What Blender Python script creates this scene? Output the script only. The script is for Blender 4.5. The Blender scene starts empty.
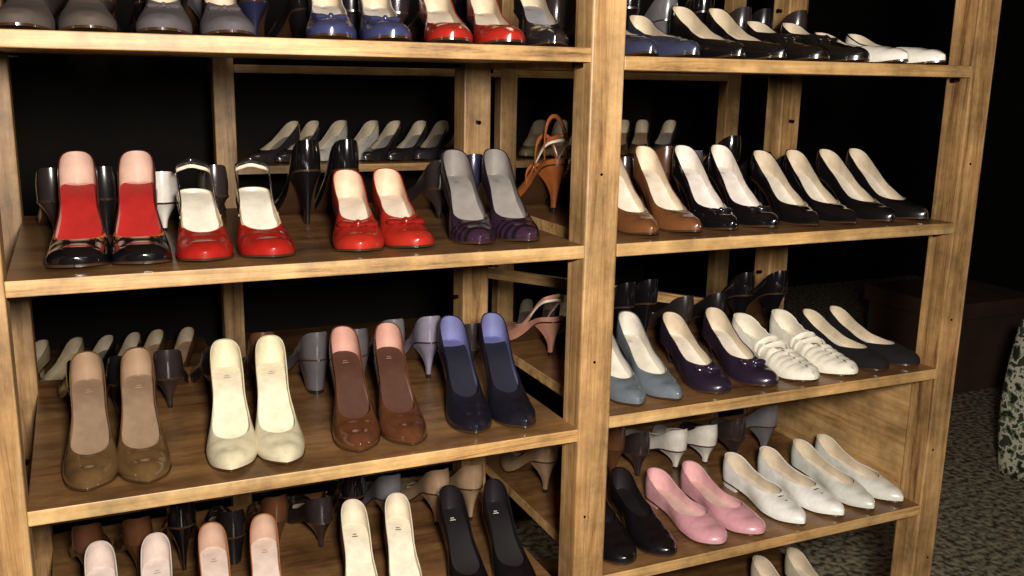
import bpy, bmesh, math, random
from mathutils import Matrix, Vector
random.seed(7)
SC=bpy.context.scene
COL=SC.collection
SC.view_settings.view_transform='Standard'

# ------------------------------------------------------------ materials
MC={}
def lin(c):
    return tuple(((v/255)/12.92 if v/255<=.04045 else ((v/255+.055)/1.055)**2.4) for v in c)
def nodes(name):
    m=bpy.data.materials.new(name);m.use_nodes=True
    nt=m.node_tree
    return m,nt,nt.nodes['Principled BSDF']
KINDS={'patent':(.14,1.0,.7),'leather':(.27,.6,.5),'suede':(.9,0,.25),'satin':(.34,.4,.5),'insole':(.6,0,.3),'metal':(.25,0,.5),'fabric':(.85,0,.3)}
def mat(c,kind='leather'):
    k=(c,kind)
    if k in MC: return MC[k]
    m,nt,b=nodes('%s_%02x%02x%02x'%((kind,)+tuple(c)))
    r,coat,spec=KINDS[kind]
    tc=nt.nodes.new('ShaderNodeTexCoord')
    nz=nt.nodes.new('ShaderNodeTexNoise');nz.inputs['Scale'].default_value=38;nz.inputs['Detail'].default_value=6;nz.inputs['Roughness'].default_value=.6
    nt.links.new(tc.outputs['Object'],nz.inputs['Vector'])
    mx=nt.nodes.new('ShaderNodeMix');mx.data_type='RGBA'
    l=lin(c)
    mx.inputs[6].default_value=(l[0]*.55,l[1]*.52,l[2]*.48,1);mx.inputs[7].default_value=(min(1,l[0]*1.2),min(1,l[1]*1.2),min(1,l[2]*1.2),1)
    nt.links.new(nz.outputs['Fac'],mx.inputs[0]);nt.links.new(mx.outputs[2],b.inputs['Base Color'])
    b.inputs['Roughness'].default_value=r;b.inputs['Coat Weight'].default_value=coat;b.inputs['Coat Roughness'].default_value=.12
    b.inputs['Specular IOR Level'].default_value=spec
    if kind=='metal': b.inputs['Metallic'].default_value=1
    n2=nt.nodes.new('ShaderNodeTexNoise');n2.inputs['Scale'].default_value=420 if kind in('leather','suede','insole','fabric') else 60
    nt.links.new(tc.outputs['Object'],n2.inputs['Vector'])
    bp=nt.nodes.new('ShaderNodeBump');bp.inputs['Strength'].default_value={'suede':.3,'fabric':.4,'patent':.03}.get(kind,.08);bp.inputs['Distance'].default_value=.001
    nt.links.new(n2.outputs['Fac'],bp.inputs['Height']);nt.links.new(bp.outputs['Normal'],b.inputs['Normal'])
    MC[k]=m;return m
def wood(name,axis,c_dark,c_mid,c_light,rough=.5,fine=30):
    m,nt,b=nodes(name)
    tc=nt.nodes.new('ShaderNodeTexCoord')
    mp=nt.nodes.new('ShaderNodeMapping')
    s=[fine]*3;s['XYZ'.index(axis)]=1.3
    mp.inputs['Scale'].default_value=s
    oi=nt.nodes.new('ShaderNodeObjectInfo')
    ad=nt.nodes.new('ShaderNodeVectorMath');ad.operation='ADD'
    mu=nt.nodes.new('ShaderNodeMath');mu.operation='MULTIPLY';mu.inputs[1].default_value=37
    nt.links.new(oi.outputs['Random'],mu.inputs[0])
    nt.links.new(tc.outputs['Object'],mp.inputs['Vector'])
    nt.links.new(mp.outputs[0],ad.inputs[0]);nt.links.new(mu.outputs[0],ad.inputs[1])
    nz=nt.nodes.new('ShaderNodeTexNoise');nz.inputs['Scale'].default_value=1.6;nz.inputs['Detail'].default_value=9;nz.inputs['Roughness'].default_value=.78;nz.inputs['Distortion'].default_value=.7
    nt.links.new(ad.outputs[0],nz.inputs['Vector'])
    rp=nt.nodes.new('ShaderNodeValToRGB');e=rp.color_ramp.elements
    e[0].position=.34;e[0].color=lin(c_dark)+(1,);e[1].position=.62;e[1].color=lin(c_light)+(1,)
    x=e.new(.45);x.color=lin(c_mid)+(1,)
    nt.links.new(nz.outputs['Fac'],rp.inputs['Fac'])
    n3=nt.nodes.new('ShaderNodeTexNoise');n3.inputs['Scale'].default_value=7;n3.inputs['Detail'].default_value=8;n3.inputs['Roughness'].default_value=.7
    nt.links.new(tc.outputs['Object'],n3.inputs['Vector'])
    mr=nt.nodes.new('ShaderNodeMapRange');mr.inputs[1].default_value=.34;mr.inputs[2].default_value=.64;mr.inputs[3].default_value=.42;mr.inputs[4].default_value=1.12
    nt.links.new(n3.outputs['Fac'],mr.inputs[0])
    vm=nt.nodes.new('ShaderNodeVectorMath');vm.operation='SCALE'
    nt.links.new(rp.outputs['Color'],vm.inputs[0]);nt.links.new(mr.outputs[0],vm.inputs['Scale'])
    nt.links.new(vm.outputs[0],b.inputs['Base Color'])
    b.inputs['Roughness'].default_value=rough
    bp=nt.nodes.new('ShaderNodeBump');bp.inputs['Strength'].default_value=.25;bp.inputs['Distance'].default_value=.002
    nt.links.new(nz.outputs['Fac'],bp.inputs['Height']);nt.links.new(bp.outputs['Normal'],b.inputs['Normal'])
    return m
W_POST=wood('wood_post','Z',(84,54,28),(148,110,66),(182,146,98))
W_EDGE=wood('wood_edge','X',(100,66,36),(172,132,80),(198,162,110))
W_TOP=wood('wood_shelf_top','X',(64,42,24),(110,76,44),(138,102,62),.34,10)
W_PANEL=wood('wood_panel','Y',(108,76,42),(162,124,76),(186,150,100))
W_REAR=wood('wood_rear','Z',(110,78,44),(160,122,76),(190,154,104))  # rear posts, slightly lighter tones than the front posts

# ------------------------------------------------------------ boards
def box_obj(name,x0,x1,y0,y1,z0,z1,mats,parent=None,bevel=.002,topmat=None):
    me=bpy.data.meshes.new(name);bm=bmesh.new()
    bmesh.ops.create_cube(bm,size=1)
    for v in bm.verts:
        v.co=Vector(((x0+x1)/2+v.co.x*(x1-x0),(y0+y1)/2+v.co.y*(y1-y0),(z0+z1)/2+v.co.z*(z1-z0)))
    if bevel: bmesh.ops.bevel(bm,geom=bm.edges[:],offset=bevel,segments=2,affect='EDGES',profile=.5)
    bm.normal_update()
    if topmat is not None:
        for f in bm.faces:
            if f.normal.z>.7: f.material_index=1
    bm.to_mesh(me);bm.free()
    for m in mats: me.materials.append(m)
    o=bpy.data.objects.new(name,me);COL.objects.link(o)
    if parent: o.parent=parent
    return o
def empty(name):
    o=bpy.data.objects.new(name,None);COL.objects.link(o);o.empty_display_size=.1;return o
def peg(name,x,y,z,ax,parent,r=.005,l=.014,m=None):
    me=bpy.data.meshes.new(name);bm=bmesh.new()
    bmesh.ops.create_cone(bm,cap_ends=True,segments=12,radius1=r,radius2=r*.8,depth=l)
    rot=Matrix.Rotation(math.pi/2,4,'Y' if ax=='X' else 'X')
    bmesh.ops.transform(bm,matrix=Matrix.Translation((x,y,z))@rot,verts=bm.verts)
    bm.to_mesh(me);bm.free();me.materials.append(m or mat((40,28,18),'metal'))
    o=bpy.data.objects.new(name,me);COL.objects.link(o);o.parent=parent

U1=empty('wooden_shelving_unit')
YF,YB=1.35,1.95
XP=[(-.155,-.0955),(.7433,.8035),(1.571,1.628)]
n=0
for x0,x1 in XP:
    for y0 in (YF,YB-.06):
        n+=1
        box_obj('post_%d'%n,x0,x1,y0,y0+.06,0,2.05,[W_POST],U1,.003)
        if y0==YF:
            for z in (.5,.75,1.03,1.345,1.66):
                peg('screw_%d'%n,(x0+x1)/2+.012*math.sin(z*40),YF+.0005,z,'Y',U1,.0028,.003)
        else:
            for z in (.70,1.02,1.32,1.66): peg('peg_%d'%n,x0-.004,y0+.03,z,'X',U1)
            for z in (.78,1.1,1.4): peg('peg_%d'%n,(x0+x1)/2,y0-.004,z,'Y',U1)
LL=[.28,.598,.9137,1.2307,1.5425,1.86]
LR=[.32,.628,.929,1.230,1.5317,1.86]
T=.022
BRM=mat((60,50,40),'metal')
for i,z in enumerate(LL):
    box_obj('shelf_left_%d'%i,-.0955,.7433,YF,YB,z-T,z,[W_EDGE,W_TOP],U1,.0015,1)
    for y in (YF+.03,YB-.03):
        for x in(-.0955+.008,.7433-.008): peg('shelf_peg',x,y,z-T-.005,'X',U1,.005,.016,BRM)
for i,z in enumerate(LR):
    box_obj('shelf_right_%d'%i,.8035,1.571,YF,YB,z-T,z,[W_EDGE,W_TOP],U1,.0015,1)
    for y in (YF+.03,YB-.03):
        for x in(.8035+.008,1.571-.008): peg('shelf_peg',x,y,z-T-.005,'X',U1,.005,.016,BRM)
box_obj('end_panel',1.575,1.59,YF+.06,YB-.06,.60,.905,[W_PANEL],U1,.001)
br=box_obj('back_brace',-.32,.32,-.009,.009,-.012,.012,[W_EDGE],U1,.001)
br.location=(1.13,1.965,1.0);br.rotation_euler=(0,math.atan2(.118,.59),0)
# rear unit
U2=empty('wooden_shelving_unit')
XR=[(-.51,-.465),(.345,.40),(1.18,1.235),(2.01,2.065)]
RY=2.70
WALL_D=None
for x0,x1 in XR:
    box_obj('post',x0,x1,RY,RY+.05,0,2.05,[W_REAR],U2,.003)
for z in (.3,.62,.94,1.240,1.512,1.86):
    for k in range(3):
        if k==0 and z in (1.24,1.512): continue
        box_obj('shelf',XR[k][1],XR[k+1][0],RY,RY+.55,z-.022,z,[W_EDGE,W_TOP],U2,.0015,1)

# ------------------------------------------------------------ room
def plain(name,c,rough=.9,sc=8,c2=None,bump=.3):
    m,nt,b=nodes(name);tc=nt.nodes.new('ShaderNodeTexCoord');nz=nt.nodes.new('ShaderNodeTexNoise')
    nz.inputs['Scale'].default_value=sc;nz.inputs['Detail'].default_value=6
    nt.links.new(tc.outputs['Object'],nz.inputs['Vector'])
    rp=nt.nodes.new('ShaderNodeValToRGB');rp.color_ramp.elements[0].position=.38;rp.color_ramp.elements[1].position=.62
    rp.color_ramp.elements[0].color=lin(c)+(1,);rp.color_ramp.elements[1].color=lin(c2 or tuple(int(v*1.2) for v in c))+(1,)
    nt.links.new(nz.outputs['Fac'],rp.inputs['Fac']);nt.links.new(rp.outputs['Color'],b.inputs['Base Color'])
    b.inputs['Roughness'].default_value=rough;b.inputs['Specular IOR Level'].default_value=.2
    bp=nt.nodes.new('ShaderNodeBump');bp.inputs['Strength'].default_value=bump;bp.inputs['Distance'].default_value=.01
    nt.links.new(nz.outputs['Fac'],bp.inputs['Height']);nt.links.new(bp.outputs['Normal'],b.inputs['Normal'])
    return m
WALL=plain('dark_wall_paint',(18,15,13));CARP=plain('speckled_carpet',(64,56,46),.95,44,(158,146,122),.8)
box_obj('shade_backdrop',-.51,2.065,RY+.55,RY+.56,0,2.05,[WALL],U2,0)  # added dark sheet, its colour stands in for the darkness behind the rear shelves
box_obj('floor',-3,6,-1.5,5.5,-.05,0,[CARP],None,0)
box_obj('ceiling',-3,6,-1.5,5.5,2.7,2.75,[WALL],None,0)
box_obj('wall_back',-3,6,5.5,5.6,0,2.7,[WALL],None,0)
box_obj('wall_front',-3,6,-1.6,-1.5,0,2.7,[WALL],None,0)
box_obj('wall_left',-3.1,-3,-1.5,5.5,0,2.7,[WALL],None,0)
box_obj('wall_right',6,6.1,-1.5,5.5,0,2.7,[WALL],None,0)
box_obj('baseboard_back',-3,6,5.48,5.5,0,.1,[WALL],None,.002)
BX=empty('cardboard_box')
CB=plain('cardboard',(64,46,36),.9,5)
box_obj('carton',3.75,4.35,3.2,3.7,.0,.44,[CB],BX,.004)
box_obj('lid',3.73,4.37,3.18,3.72,.38,.46,[CB],BX,.004)
def pattern():
    m,nt,b=nodes('floral_print_fabric');tc=nt.nodes.new('ShaderNodeTexCoord')
    nz=nt.nodes.new('ShaderNodeTexNoise');nz.inputs['Scale'].default_value=26;nz.inputs['Detail'].default_value=3
    nt.links.new(tc.outputs['Object'],nz.inputs['Vector'])
    rp=nt.nodes.new('ShaderNodeValToRGB');rp.color_ramp.interpolation='CONSTANT';e=rp.color_ramp.elements
    e[0].position=0;e[0].color=lin((30,34,26))+(1,);e[1].position=.42;e[1].color=lin((112,122,88))+(1,)
    a=e.new(.48);a.color=lin((206,200,178))+(1,);a=e.new(.58);a.color=lin((60,62,48))+(1,)
    nt.links.new(nz.outputs['Fac'],rp.inputs['Fac']);nt.links.new(rp.outputs['Color'],b.inputs['Base Color']);b.inputs['Roughness'].default_value=.9
    return m
def bag():
    cx_,cy_=3.50,2.34
    me=bpy.data.meshes.new('patterned_tote_bag');bm=bmesh.new();N=40;rows=[]
    for k in range(14):
        h=k/13;z=.60*h;rr=1+.10*math.sin(h*math.pi)-.10*h
        row=[]
        for i in range(N):
            a=i/N*2*math.pi
            f=1+.035*math.sin(a*7+h*3)
            cx=math.copysign(abs(math.cos(a))**.6,math.cos(a));sy=math.copysign(abs(math.sin(a))**.6,math.sin(a))
            row.append(bm.verts.new((cx_+.27*rr*f*cx,cy_+.17*rr*f*sy,z+.015*math.sin(a*3)*h)))
        rows.append(row)
    for k in range(13):
        for i in range(N): bm.faces.new((rows[k][i],rows[k][(i+1)%N],rows[k+1][(i+1)%N],rows[k+1][i]))
    bm.faces.new(rows[0][::-1])
    for sy in(-.1,.1):
        pr=None
        for i in range(17):
            a=i/16*math.pi;c=Vector((cx_+.12*math.cos(a),cy_+sy,.56+.14*math.sin(a)))
            ring=[bm.verts.new(c+Vector((.012*math.cos(b)*math.cos(a),.006*math.sin(b),.012*math.cos(b)*math.sin(a)))) for b in [j/8*2*math.pi for j in range(8)]]
            if pr:
                for j in range(8): bm.faces.new((pr[j],pr[(j+1)%8],ring[(j+1)%8],ring[j]))
            pr=ring
    bmesh.ops.recalc_face_normals(bm,faces=bm.faces)
    for f in bm.faces:f.smooth=True
    bm.to_mesh(me);bm.free();me.materials.append(pattern())
    o=bpy.data.objects.new('patterned_tote_bag',me);COL.objects.link(o)
bag()

# ------------------------------------------------------------ shoes
def interp(keys,s):
    if s<=keys[0][0]: return keys[0][1]
    for (a,va),(b,vb) in zip(keys,keys[1:]):
        if s<=b:
            t=(s-a)/(b-a);t=t*t*(3-2*t)*.6+t*.4
            return va+(vb-va)*t
    return keys[-1][1]
def sm(a,b,s):
    t=max(0,min(1,(s-a)/(b-a)));return t*t*(3-2*t)
TOES={'round':(.74,2.1,1.9),'almond':(.68,1.75,1.58),'point':(.62,1.5,1.22),'square':(.80,2.4,2.6)}
DEF=dict(L=.235,W=.077,hh=.085,toe='almond',st=.72,k=4.5,upper=(20,18,20),kind='leather',lining=(205,190,165),insole=(225,212,190),
         sole=(60,40,25),trim=None,cap=None,capc=None,heelc=None,heel='stiletto',bow=None,sling=False,stripes=None,label='auto',
         quarter=None,strap=None,buckle=None,toeins=None,pleat=0,instep=1.0,bh=1.0,goldline=None,srange=.22,bows=1.0)
def shoe_geo(spec,side=1,res=1.0):
    p=dict(DEF);p.update(spec)
    L,W,hh,st=p['L'],p['W'],p['hh'],p['st']
    ta,te1,te2=TOES[p['toe']]
    def w(s):
        b=interp([(0,.66),(.15,.68),(.36,.66),(.66,1.0),(1,1.0)],s)*W/2
        if s<.13: b*=math.sqrt(max(0,1-(1-s/.13)**2))
        if s>ta: b*=max(0,1-((s-ta)/(1-ta))**te1)**(1/te2)
        return b
    def zb(s):
        return .003+(hh-.003)*(1-sm(.08,.70,s))*(1-.06*sm(0,.15,s)) + .006*sm(.8,1.02,s)
    def H(s):
        h=interp([(0,.078*p['bh']),(.25,.066),(.45,.048),(.6,.037),(.74,.031),(.88,.025),(1,.015)],s)*p['instep']
        if s>.9: h*= .62+.38*math.sqrt(max(0,1-((s-.9)/.1)**2))
        return h
    def pw(s): return .55+.2*sm(.55,.95,s)
    def g(s):
        v=.85+(.94-.85)*sm(0,.28,s)+.02*sm(.3,.6,s)
        if p['sling']: v=v+(.995-v)*(1-sm(.36,.5,s))
        return v*max(0,1-(s/st)**p['k'])**.5
    def cy(s): return side*.004*math.sin(math.pi*min(1,s*1.0))*1.0 - side*.003*s
    def thm(s):
        if s>=st: return math.pi/2
        return math.acos(max(0,min(1,g(s)))**(1/pw(s)))
    def P(s,th,sd,off):
        bulge=.94+.06*min(1,th/.35)
        y=max(0,w(s)-off)*bulge*max(0,math.cos(th))**pw(s)
        hz=(H(s)-off)*math.sin(th)
        if p['pleat']: hz*=1+p['pleat']*math.sin(s*75+math.sin(s*9)*2+sd*1.3)*sm(.05,.3,s)
        x=s*L+ (off*1.3*(1-sm(0,.1,s)))
        rel=math.sin(th)
        x+= (1-sm(0,.18,s))*(-.004*math.sin(math.pi*min(1,rel*1.1))+.004*rel)
        return (x,cy(s)+sd*y,zb(s)+hz)
    V=[];Fs=[];Ms=[]
    def addv(q): V.append(q);return len(V)-1
    def addf(f,m): Fs.append(tuple(f));Ms.append(m)
    n1=max(10,int(30*res));n2=max(8,int(24*res));nt=max(5,int(11*res))
    S=[st*(.5-.5*math.cos(math.pi*i/n1)) for i in range(n1+1)]
    S+= [st+(1-st)*(.5-.5*math.cos(math.pi*i/n2)) for i in range(1,n2+1)]
    up=(p['upper'],p['kind']);lin_=(p['lining'],'insole')
    def umat(s,kf):
        if p['cap'] is not None:
            c=p['cap']
            if s>c: return (p['capc'],p['kind'])
        if p['quarter'] and s<p['quarter'][0]: return (p['quarter'][1],p['kind'])
        if p['stripes'] and st-.02<s<st+p['srange'] and int((s-st+.02)/.03)%2==0: return (p['stripes'],p['kind'])
        return up
    rimm=(p['trim'],'leather') if p['trim'] else up
    for sd in (1,-1):
        G=[];I=[]
        for s in S:
            tm=thm(s)
            ks=[1-(1-j/nt)**1.6 if s>=st*.85 else j/nt for j in range(nt+1)]
            G.append([addv(P(s,tm*k,sd,0)) for k in ks])
            I.append([addv(P(s,tm*k,sd,.0018)) for k in ks] if s<=st+.18 else None)
        for i in range(len(S)-1):
            sc=(S[i]+S[i+1])/2
            for j in range(nt):
                a,b,c,d=G[i][j],G[i+1][j],G[i+1][j+1],G[i][j+1]
                mt=umat(sc,(j+.5)/nt)
                if p['trim'] and sc<st and j==nt-1: mt=rimm
                if p['goldline'] and st-.16<sc<st+.05 and j>=nt-2-(1 if i%2 else 0)*(sc<st) and (sc<st or sc<st+.02): mt=(p['goldline'],'leather')
                addf((a,b,c,d) if sd<0 else (d,c,b,a),mt)
                if I[i] and I[i+1]:
                    a,b,c,d=I[i][j],I[i+1][j],I[i+1][j+1],I[i][j+1]
                    addf((d,c,b,a) if sd<0 else (a,b,c,d),lin_)
            if sc<st:
                a,b,c,d=G[i][nt],G[i+1][nt],I[i+1][nt],I[i][nt]
                addf((a,b,c,d) if sd<0 else (d,c,b,a),rimm)
    # insole
    fr=(-1,-.6,0,.6,1);pr=None
    for s in S:
        if s>st+.18: break
        ww=max(0,w(s)-.0015)*.96
        row=[addv((s*L+.002*(1-sm(0,.1,s)),cy(s)+f*ww,zb(s)+.0035+.003*f*f*(1-sm(.4,.6,s)))) for f in fr]
        if pr:
            ic=p['insole'] if not(p['toeins'] and s>p['toeins'][0]) else p['toeins'][1]
            for j in range(4): addf((pr[j],row[j],row[j+1],pr[j+1])[::-1],(ic,'insole'))
        pr=row
    if p['label'] and res>.8:
        lc=p['label'] if p['label']!='auto' else tuple(int(v*.74) for v in p['insole'])
        for sa,fw in ((.13,.13),(.152,.20)):
            q=[]
            for s_,f in((sa,-fw),(sa,fw),(sa+.008,fw),(sa+.008,-fw)):
                q.append(addv((s_*L,cy(s_)+f*w(s_),zb(s_)+.0043)))
            addf(q,(lc,'insole'))
    # sole
    pr=None;solem=(p['sole'],'leather')
    for s in S:
        ww=w(s)*.955+.0006;z=zb(s)+.0005
        row=[addv(q) for q in((s*L,cy(s)-ww,z),(s*L,cy(s)-ww,z-.0035),(s*L,cy(s),z-.0035),(s*L,cy(s)+ww,z-.0035),(s*L,cy(s)+ww,z))]
        if pr:
            for j in range(4): addf((pr[j],row[j],row[j+1],pr[j+1]),solem)
        pr=row
    # heel
    ht=p['heel'];hm=(p['heelc'] or p['upper'],p['kind'])
    if ht=='stiletto': hl,tip,e,xs=.24,.18,2.7,.016
    elif ht=='block': hl,tip,e,xs=.25,.62,1.6,.010
    elif ht=='louis': hl,tip,e,xs=.26,.34,2.4,.018
    else: hl,tip,e,xs=.25,.95,1,.001
    hs=[hl*(1-math.cos(math.pi/2*i/7)) for i in range(8)]
    loop=[(s,1) for s in hs[::-1]]+[(s,-1) for s in hs[1:]]
    loop+=[(hl,-.5),(hl,0),(hl,.5)]
    nl=9 if hh>.03 else 2;rings=[]
    for k in range(nl+1):
        t=k/nl;f=tip+(1-tip)*(1-t)**e
        if ht=='louis': f+=.10*t**4
        ring=[]
        for i,(s,yy) in enumerate(loop):
            x0=s*L;y0=yy*w(s)*.94;z0=zb(s)-.003
            xa=.045*L
            ring.append(addv((xa+(x0-xa)*f+xs*(hh/.08)*t**.8,cy(.1)+y0*f,z0*(1-t))))
        rings.append(ring)
    N=len(loop)
    for k in range(nl):
        m_=hm if (k<nl-1 or hh<.03) else ((25,20,18),'leather')
        for i in range(N): addf((rings[k][i],rings[k][(i+1)%N],rings[k+1][(i+1)%N],rings[k+1][i]),m_)
    addf(rings[-1],((25,20,18),'leather'))
    def tube(pts,r1,r2,m_):
        pr=None
        for i,c in enumerate(pts):
            c=Vector(c);d=(Vector(pts[min(i+1,len(pts)-1)])-Vector(pts[max(i-1,0)])).normalized()
            a=Vector((0,0,1))-d*d.z;a.normalize();b=d.cross(a)
            ring=[addv(tuple(c+a*r1*math.cos(q)+b*r2*math.sin(q))) for q in [j/8*2*math.pi for j in range(8)]]
            if pr:
                for j in range(8): addf((pr[j],pr[(j+1)%8],ring[(j+1)%8],ring[j]),m_)
            pr=ring
    def blob(c,r,m_,rot=0,taper=0):
        U_,V_=10,7;rows=[]
        for a in range(V_+1):
            ph=-math.pi/2+math.pi*a/V_
            row=[]
            for b in range(U_):
                q=b/U_*2*math.pi
                ly=math.sin(ph);f=1+taper*ly
                lx=math.cos(ph)*math.cos(q)*f;lz=math.cos(ph)*math.sin(q)*f
                X=lx*r[0];Y=ly*r[1];Z=lz*r[2]
                row.append(addv((c[0]+X*math.cos(rot)-Y*math.sin(rot),c[1]+X*math.sin(rot)+Y*math.cos(rot),c[2]+Z)))
            rows.append(row)
        for a in range(V_):
            for b in range(U_): addf((rows[a][b],rows[a+1][b],rows[a+1][(b+1)%U_],rows[a][(b+1)%U_]),m_)
    if p['sling']:
        smt=(p['sling'] if p['sling'] is not True else p['upper'],p['kind'])
        for dz,dx,r in ((0,-.003,.0042),(-.009,-.0025,.0028)):
            pts=[]
            for i in range(29):
                a=-1+2*i/28
                s=.46*abs(a)**1.6
                yy=w(max(s,.03))*1.0*math.copysign(min(1,abs(a)*3.2),a)*.92
                z=zb(s)+.055+dz*(1-abs(a))-.030*abs(a)**1.5
                pts.append((s*L+dx,cy(s)+yy,z))
            tube(pts,r,.0012,smt if dz==0 else ((235,225,205),'leather'))
    if p['strap']:
        for s0,zt in p['strap'][1]:
            pts=[]
            for i in range(21):
                a=math.pi*i/20
                pts.append((s0*L+.012*math.sin(a),cy(s0)-w(s0)*.98*math.cos(a),zb(s0)+.012+(zt)*math.sin(a)**.8))
            tube(pts,.0065 if zt<.04 else .004,.0016,(p['strap'][0],p['kind']))
    if p['bow']:
        q=p['bows'];s=min(.97,st+.055);c=(s*L,cy(s),zb(s)+H(s)+.001);bm_=(p['bow'],p['kind'])
        blob((c[0],c[1]+.011*q,c[2]-.001),(.008*q,.012*q,.0042*q),bm_,.25,.45)
        blob((c[0],c[1]-.011*q,c[2]-.001),(.008*q,.012*q,.0042*q),bm_,-.25,-.45)
        blob(c,(.005*q,.0042*q,.0052*q),bm_)
        blob((c[0]+.008*q,c[1]+.006*q,c[2]-.003),(.009*q,.0036*q,.002*q),bm_,-.5)
        blob((c[0]+.008*q,c[1]-.006*q,c[2]-.003),(.009*q,.0036*q,.002*q),bm_,.5)
    if p['buckle']:
        s=st+.07;c=(s*L,cy(s),zb(s)+H(s)+.0015);bm_=(p['buckle'],'metal')
        x,y,z=c;a,b=.008,.014
        tube([(x-a,y-b,z-.003),(x-a,y,z),(x-a,y+b,z-.003),(x+a,y+b,z-.006),(x+a,y,z-.003),(x+a,y-b,z-.006),(x-a,y-b,z-.003)],.0016,.0016,bm_)
    V=[(y,L-x,z) for x,y,z in V]
    return V,Fs,Ms
def make_mesh(name,geos):
    me=bpy.data.meshes.new(name);bm=bmesh.new();mats=[]
    for (V,Fs,Ms),M in geos:
        vs=[bm.verts.new(M@Vector(v)) for v in V]
        for f,m in zip(Fs,Ms):
            if m not in mats: mats.append(m)
            try:
                q=bm.faces.new([vs[i] for i in f]);q.material_index=mats.index(m);q.smooth=True
            except ValueError: pass
    bmesh.ops.remove_doubles(bm,verts=bm.verts,dist=.00003)
    bmesh.ops.dissolve_degenerate(bm,dist=.00002,edges=bm.edges)
    bm.to_mesh(me);bm.free()
    for c,k in mats: me.materials.append(mat(c,k))
    try: me.set_sharp_from_angle(angle=math.radians(50))
    except Exception: pass
    return me
def shoe(name,x,y,z,back_dx,spec,side=1,flip=False):
    me=make_mesh(name,[(shoe_geo(spec,side),Matrix.Identity(4))])
    o=bpy.data.objects.new(name,me);COL.objects.link(o)
    o.location=(x,y,z+.0005);o.rotation_euler=(0,0,-math.atan2(back_dx,.24)+(math.pi if flip else 0))
    return o
def pair(name,spec,z,a,b):
    shoe(name,a[0],a[1],z,a[2],spec,1);shoe(name,b[0],b[1],z,b[2],spec,-1)
BL,WH=(16,14,17),(235,228,214)
zA,zB,zC,zD=LL[4],LL[3],LL[2],LL[1]
# --- left bay, shelf B
pair('black_and_red_pump',dict(L=.235,hh=.088,toe='square',st=.74,k=6,upper=BL,kind='patent',trim=(70,24,18),goldline=(196,112,52),insole=(206,166,150),lining=(200,168,152),toeins=(.06,(166,34,30)),W=.084,bh=1.05,label=None),zB,(-.010,1.386,.010),(.071,1.382,.016))
pair('red_slingback_pump',dict(L=.235,hh=.070,toe='round',st=.70,upper=(156,30,22),trim=(225,200,150),insole=(232,224,208),lining=(226,214,192),sling=(26,22,22),W=.084,heelc=(150,26,20),k=4,label=None),zB,(.158,1.376,.008),(.247,1.374,.012))
pair('red_bow_pump',dict(L=.23,hh=.054,toe='round',st=.64,upper=(166,40,28),insole=(228,214,196),lining=(214,188,162),bow=(130,24,18),bows=1.4,W=.082,k=4,label=None),zB,(.382,1.380,.035),(.469,1.384,.018))
pair('striped_pump',dict(L=.24,hh=.084,toe='almond',st=.74,upper=(52,32,50),stripes=(24,18,28),insole=(146,140,136),lining=(130,124,120),W=.080,k=4,trim=(30,22,36)),zB,(.576,1.382,.038),(.656,1.382,.038))
# --- left bay, shelf C
pair('bronze_patent_pump',dict(L=.235,hh=.092,toe='almond',upper=(98,74,46),kind='patent',insole=(136,112,90),lining=(160,132,106),label=(180,152,122),W=.080),zC,(-.017,1.376,.008),(.057,1.372,.010))
pair('cream_pump',dict(L=.24,hh=.092,toe='almond',st=.74,upper=(208,198,168),insole=(226,216,190),lining=(216,206,178),heelc=(208,194,155),W=.080),zC,(.178,1.370,.025),(.253,1.368,.025))
pair('brown_pump',dict(L=.235,hh=.097,toe='almond',st=.70,upper=(88,52,32),kind='patent',insole=(76,48,36),lining=(196,150,136),label=(160,124,90),W=.080),zC,(.374,1.374,.030),(.455,1.372,.030))
pair('navy_pump',dict(L=.235,hh=.097,toe='almond',st=.64,upper=(20,20,30),kind='satin',insole=(94,98,146),lining=(112,114,160),toeins=(.12,(28,28,42)),label=None,W=.080),zC,(.573,1.380,.034),(.654,1.374,.034))
# --- left bay, shelf D
pair('white_pump',dict(hh=.082,upper=(204,196,188),insole=(216,202,194),lining=(214,196,188)),zD,(-.018,1.372,.005),(.064,1.368,.012))
pair('tan_pump',dict(hh=.084,upper=(164,102,58),insole=(210,190,178),lining=(196,164,144),heelc=(150,90,50)),zD,(.146,1.37,.020),(.230,1.37,.025))
pair('cream_and_navy_pump',dict(hh=.086,upper=(44,48,78),trim=(216,206,188),stripes=(210,200,182),insole=(224,216,194),lining=(220,208,186),label=(60,54,46)),zD,(.378,1.366,.036),(.459,1.362,.038))
pair('black_satin_pump',dict(hh=.080,upper=BL,kind='satin',insole=(24,22,24),lining=(30,26,28),label=(225,220,210)),zD,(.575,1.37,.028),(.665,1.366,.028))
# --- left bay, shelf A
pair('grey_loafer',dict(L=.25,hh=.02,heel='flat',toe='round',st=.50,upper=(84,74,68),kind='suede',insole=(120,100,90)),zA,(-.055,1.40,.01),(.025,1.40,.01))
pair('grey_suede_pump',dict(L=.24,hh=.03,heel='block',toe='round',st=.55,upper=(88,82,86),kind='suede',insole=(120,110,110),bow=(84,76,80)),zA,(.118,1.39,.02),(.205,1.39,.02))
pair('blue_bow_pump',dict(L=.24,hh=.055,toe='round',st=.66,upper=(56,62,100),insole=(214,208,202),trim=(200,200,210),bow=(50,56,90)),zA,(.345,1.38,.04),(.43,1.38,.04))
pair('red_pump',dict(L=.24,hh=.055,toe='round',st=.78,upper=(166,38,28),insole=(226,212,196)),zA,(.528,1.38,.045),(.616,1.38,.045))
shoe('black_buckle_pump',.70,1.385,zA,.05,dict(L=.24,hh=.07,toe='almond',st=.68,upper=(30,28,34),insole=(150,150,158),buckle=(200,200,205)),1)
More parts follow.
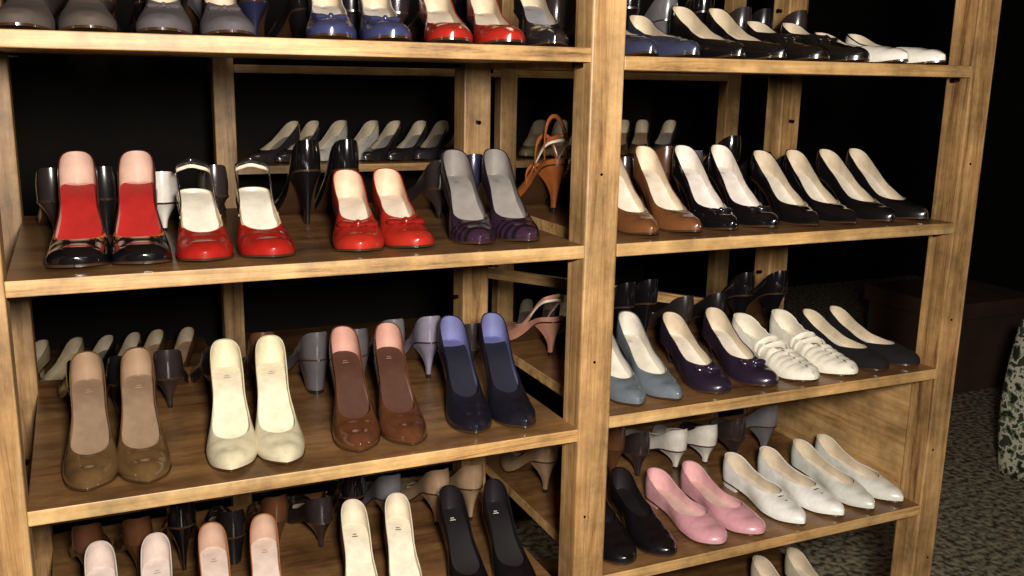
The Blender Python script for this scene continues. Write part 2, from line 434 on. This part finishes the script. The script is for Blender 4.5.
a_,b_,c_,d_=LR[4],LR[3],LR[2],LR[1]
pair('navy_block_heel_shoe',dict(L=.25,W=.074,hh=.03,heel='block',toe='almond',st=.68,upper=(56,60,84),insole=(226,222,220)),a_,(.875,1.38,.03),(.955,1.38,.03))
pair('black_court_shoe',dict(L=.245,W=.074,hh=.05,toe='almond',upper=BL,insole=(238,228,212)),a_,(1.055,1.38,.02),(1.14,1.38,.02))
pair('black_loafer',dict(L=.25,W=.078,hh=.03,heel='block',toe='round',st=.52,upper=(20,18,18),insole=(60,50,44),bow=(24,22,22)),a_,(1.24,1.385,.02),(1.33,1.385,.02))
pair('white_flat',dict(L=.255,W=.076,hh=.014,heel='flat',toe='almond',st=.74,upper=(232,228,218),insole=(240,236,226),trim=(20,18,20)),a_,(1.435,1.38,.0),(1.525,1.38,.0))
# --- shelf B'
pair('brown_court_shoe',dict(L=.245,W=.076,hh=.086,toe='almond',upper=(112,70,40),insole=(234,222,204),lining=(220,202,178)),b_,(.892,1.378,.03),(.979,1.378,.03))
pair('black_bow_pump',dict(L=.25,W=.078,hh=.086,toe='almond',upper=BL,kind='patent',insole=(236,228,222),lining=(226,216,206),bow=(22,18,26)),b_,(1.062,1.380,.04),(1.150,1.380,.04))
pair('black_pointed_pump',dict(L=.25,W=.076,hh=.074,toe='point',upper=BL,kind='patent',insole=(236,228,214),label=(120,110,95)),b_,(1.247,1.370,.04),(1.333,1.370,.04))
pair('black_pump',dict(L=.25,W=.076,hh=.074,toe='almond',upper=(18,16,18),insole=(230,220,204)),b_,(1.43,1.370,.03),(1.518,1.375,.03))
# --- shelf C'
pair('blue_grey_pump',dict(L=.245,W=.076,hh=.06,toe='almond',upper=(104,112,120),insole=(222,214,200),lining=(210,204,192)),c_,(.872,1.362,.03),(.948,1.362,.03))
pair('purple_satin_pump',dict(L=.245,W=.080,hh=.05,toe='round',st=.68,upper=(38,28,44),kind='satin',insole=(234,224,210),bow=(42,30,50),bows=1.2),c_,(1.052,1.364,.03),(1.160,1.366,.03))
pair('white_pleated_shoe',dict(L=.25,W=.086,hh=.03,heel='block',toe='round',st=.60,upper=(228,222,206),kind='fabric',insole=(232,224,206),pleat=.06,strap=((228,222,206),((.47,.024),(.40,.027))),lining=(220,212,194)),c_,(1.262,1.360,.0),(1.354,1.360,.01))
pair('black_suede_flat',dict(L=.25,W=.076,hh=.024,heel='flat',toe='round',st=.74,upper=(18,16,18),kind='suede',insole=(234,226,210),k=6),c_,(1.448,1.364,.0),(1.530,1.366,-.004))
# --- shelf D'
pair('black_low_heel_shoe',dict(L=.245,W=.078,hh=.03,heel='block',toe='round',st=.60,upper=BL,insole=(24,20,22),lining=(30,24,26)),d_,(.860,1.358,.03),(.944,1.355,.03))
pair('pink_flat',dict(L=.25,W=.082,hh=.012,heel='flat',toe='round',st=.72,upper=(206,150,158),insole=(216,182,172),lining=(218,170,172),k=6),d_,(1.066,1.354,-.004),(1.157,1.358,-.004))
pair('white_buckle_flat',dict(L=.25,W=.080,hh=.014,heel='flat',toe='almond',st=.66,upper=(234,232,226),insole=(222,212,198),buckle=(190,190,196)),d_,(1.270,1.360,-.006),(1.365,1.360,-.006))
pair('ivory_flat',dict(L=.25,W=.076,hh=.018,heel='flat',toe='almond',upper=(212,212,202),insole=(228,222,210)),d_,(1.452,1.360,.0),(1.531,1.364,-.006))
pair('black_ballet_flat',dict(L=.25,hh=.014,heel='flat',toe='round',upper=BL,insole=(200,190,176)),LR[0],(1.13,1.38,.0),(1.21,1.38,.0))
pair('cream_block_heel_shoe',dict(L=.25,hh=.04,heel='block',toe='round',upper=(206,194,172),insole=(214,202,184)),LR[0],(1.38,1.38,.0),(1.48,1.38,.0))
# --- mass of back-row shoes
def row(name,z,items):
    geos=[]
    for i,(x,y,ang,spec) in enumerate(items):
        M=Matrix.Translation((x,y,z+.0005))@Matrix.Rotation(ang,4,'Z')
        geos.append((shoe_geo(spec,1 if i%2 else -1,.5),M))
    me=make_mesh(name,geos);o=bpy.data.objects.new(name,me);COL.objects.link(o)
def sp(u,ins=(170,150,130),**k):
    d=dict(upper=u,insole=ins,label=None);d.update(k);return d
BK=sp(BL,hh=.1,kind='patent');BR=sp((84,52,32),hh=.08);GR=sp((100,98,102),hh=.08);LV=sp((128,122,140),hh=.08);DK=sp((44,36,36),hh=.06);BG=sp((150,124,98),hh=.08);PK=sp((190,136,116),hh=.08,sling=True);WS=sp((205,200,190),hh=.05);NV=sp((34,36,60),hh=.07)
B2=sp((22,20,22),hh=.06,heel='block');GB=sp((84,80,84),hh=.07,heel='block')
SAN=sp((150,84,42),hh=.1,sling=True,strap=((150,84,42),((.12,.085),(.3,.07),(.45,.04))))
PI=math.pi
def backrow(name,z,x0,pitch,seq,ytoe=1.915,jit=.06):
    it=[]
    for i,s in enumerate(seq):
        if s is None: continue
        it.append((x0+i*pitch,ytoe+random.uniform(-.012,.006),PI+random.uniform(-jit,jit),s))
    row(name,z,it)
backrow('row_of_pumps',zB,-.03,.080,[DK,B2,WS,DK,None,BK,BK,None,DK,NV])
backrow('row_of_pumps',zC,-.03,.080,[B2,B2,DK,DK,BR,GB,GB,GR,LV,DK])
backrow('row_of_pumps',zD,-.03,.080,[BR,BR,BK,B2,BR,DK,BK,GR,BG,BG])
backrow('row_of_pumps',zA,-.03,.080,[DK,DK,B2,GR,NV,B2,B2,DK,DK,BK])
backrow('row_of_pumps',b_,.86,.082,[SAN,BK,DK,BR,GB,BK,B2,DK])
backrow('row_of_pumps',c_,.86,.082,[PK,B2,BK,BK,DK,B2,BK,BK])
backrow('row_of_pumps',d_,.86,.082,[BG,DK,BR,DK,WS,WS,DK,GR])
backrow('row_of_pumps',a_,.86,.082,[DK,B2,BK,GR,BK,DK,B2,DK])
cols=[sp((70,66,70),(150,146,140)),sp((50,46,50),(140,130,120)),sp((226,222,212),(236,230,220)),sp((40,38,40),(150,150,150)),sp((60,56,66),(150,144,140)),sp((170,156,120),(214,196,160)),sp(BL,(120,112,108)),sp((96,70,46),(170,140,110))]
def rearrow(z,x0,x1,ang,seed):
    random.seed(seed);it=[];x=x0;i=0
    while x<x1:
        s=dict(cols[(i//2+seed)%8]);s['hh']=.06
        it.append((x,RY+.06,ang+random.uniform(-.08,.08),s));x+=.082;i+=1
    row('row_of_rear_shelf_shoes',z,it)
rearrow(1.24,.44,1.02,-.75,1);rearrow(1.24,1.29,1.86,-.7,5);rearrow(.94,.46,1.05,-.5,4);rearrow(.94,1.29,1.86,-.5,5);rearrow(1.512,1.29,1.86,-.5,1)
rearrow(.94,-.40,.2,-.5,6);rearrow(.62,-.40,.2,-.5,4);rearrow(.62,1.29,1.86,-.5,4)

# ------------------------------------------------------------ light
def area(name,loc,target,size,e,c):
    l=bpy.data.lights.new(name,'AREA');l.shape='DISK';l.size=size;l.energy=e;l.color=c
    o=bpy.data.objects.new(name,l);COL.objects.link(o);o.location=loc
    o.rotation_euler=(Vector(target)-Vector(loc)).to_track_quat('-Z','Y').to_euler();return o
area('flash_lamp',(.12,-.12,1.64),(1.0,1.5,1.0),.20,66,(1,.94,.86))
area('fill_light',(.8,.2,2.6),(.8,1.2,0),.9,2,(1,.87,.7))  # added weak fill from above for ambience, not a fixture of the room
area('fill_light',(1.2,2.35,2.65),(1.2,2.8,1.0),.6,5,(1,.87,.7))  # added fill to brighten the rear unit, not a fixture of the room
w=bpy.data.worlds.new('world');SC.world=w;w.use_nodes=True
w.node_tree.nodes['Background'].inputs[0].default_value=(.02,.017,.014,1);w.node_tree.nodes['Background'].inputs[1].default_value=.3
# ------------------------------------------------------------ camera
R=(0.9118,-0.4104,0.0186);U=(0.0729,0.2057,0.9758);F=(0.4041,0.8884,-0.2178)
cam=bpy.data.cameras.new('camera');co=bpy.data.objects.new('camera',cam);COL.objects.link(co)
co.matrix_world=Matrix(((R[0],U[0],-F[0],0),(R[1],U[1],-F[1],0),(R[2],U[2],-F[2],1.5),(0,0,0,1)))
cam.lens=959/1024*36;cam.clip_start=.05
SC.camera=co
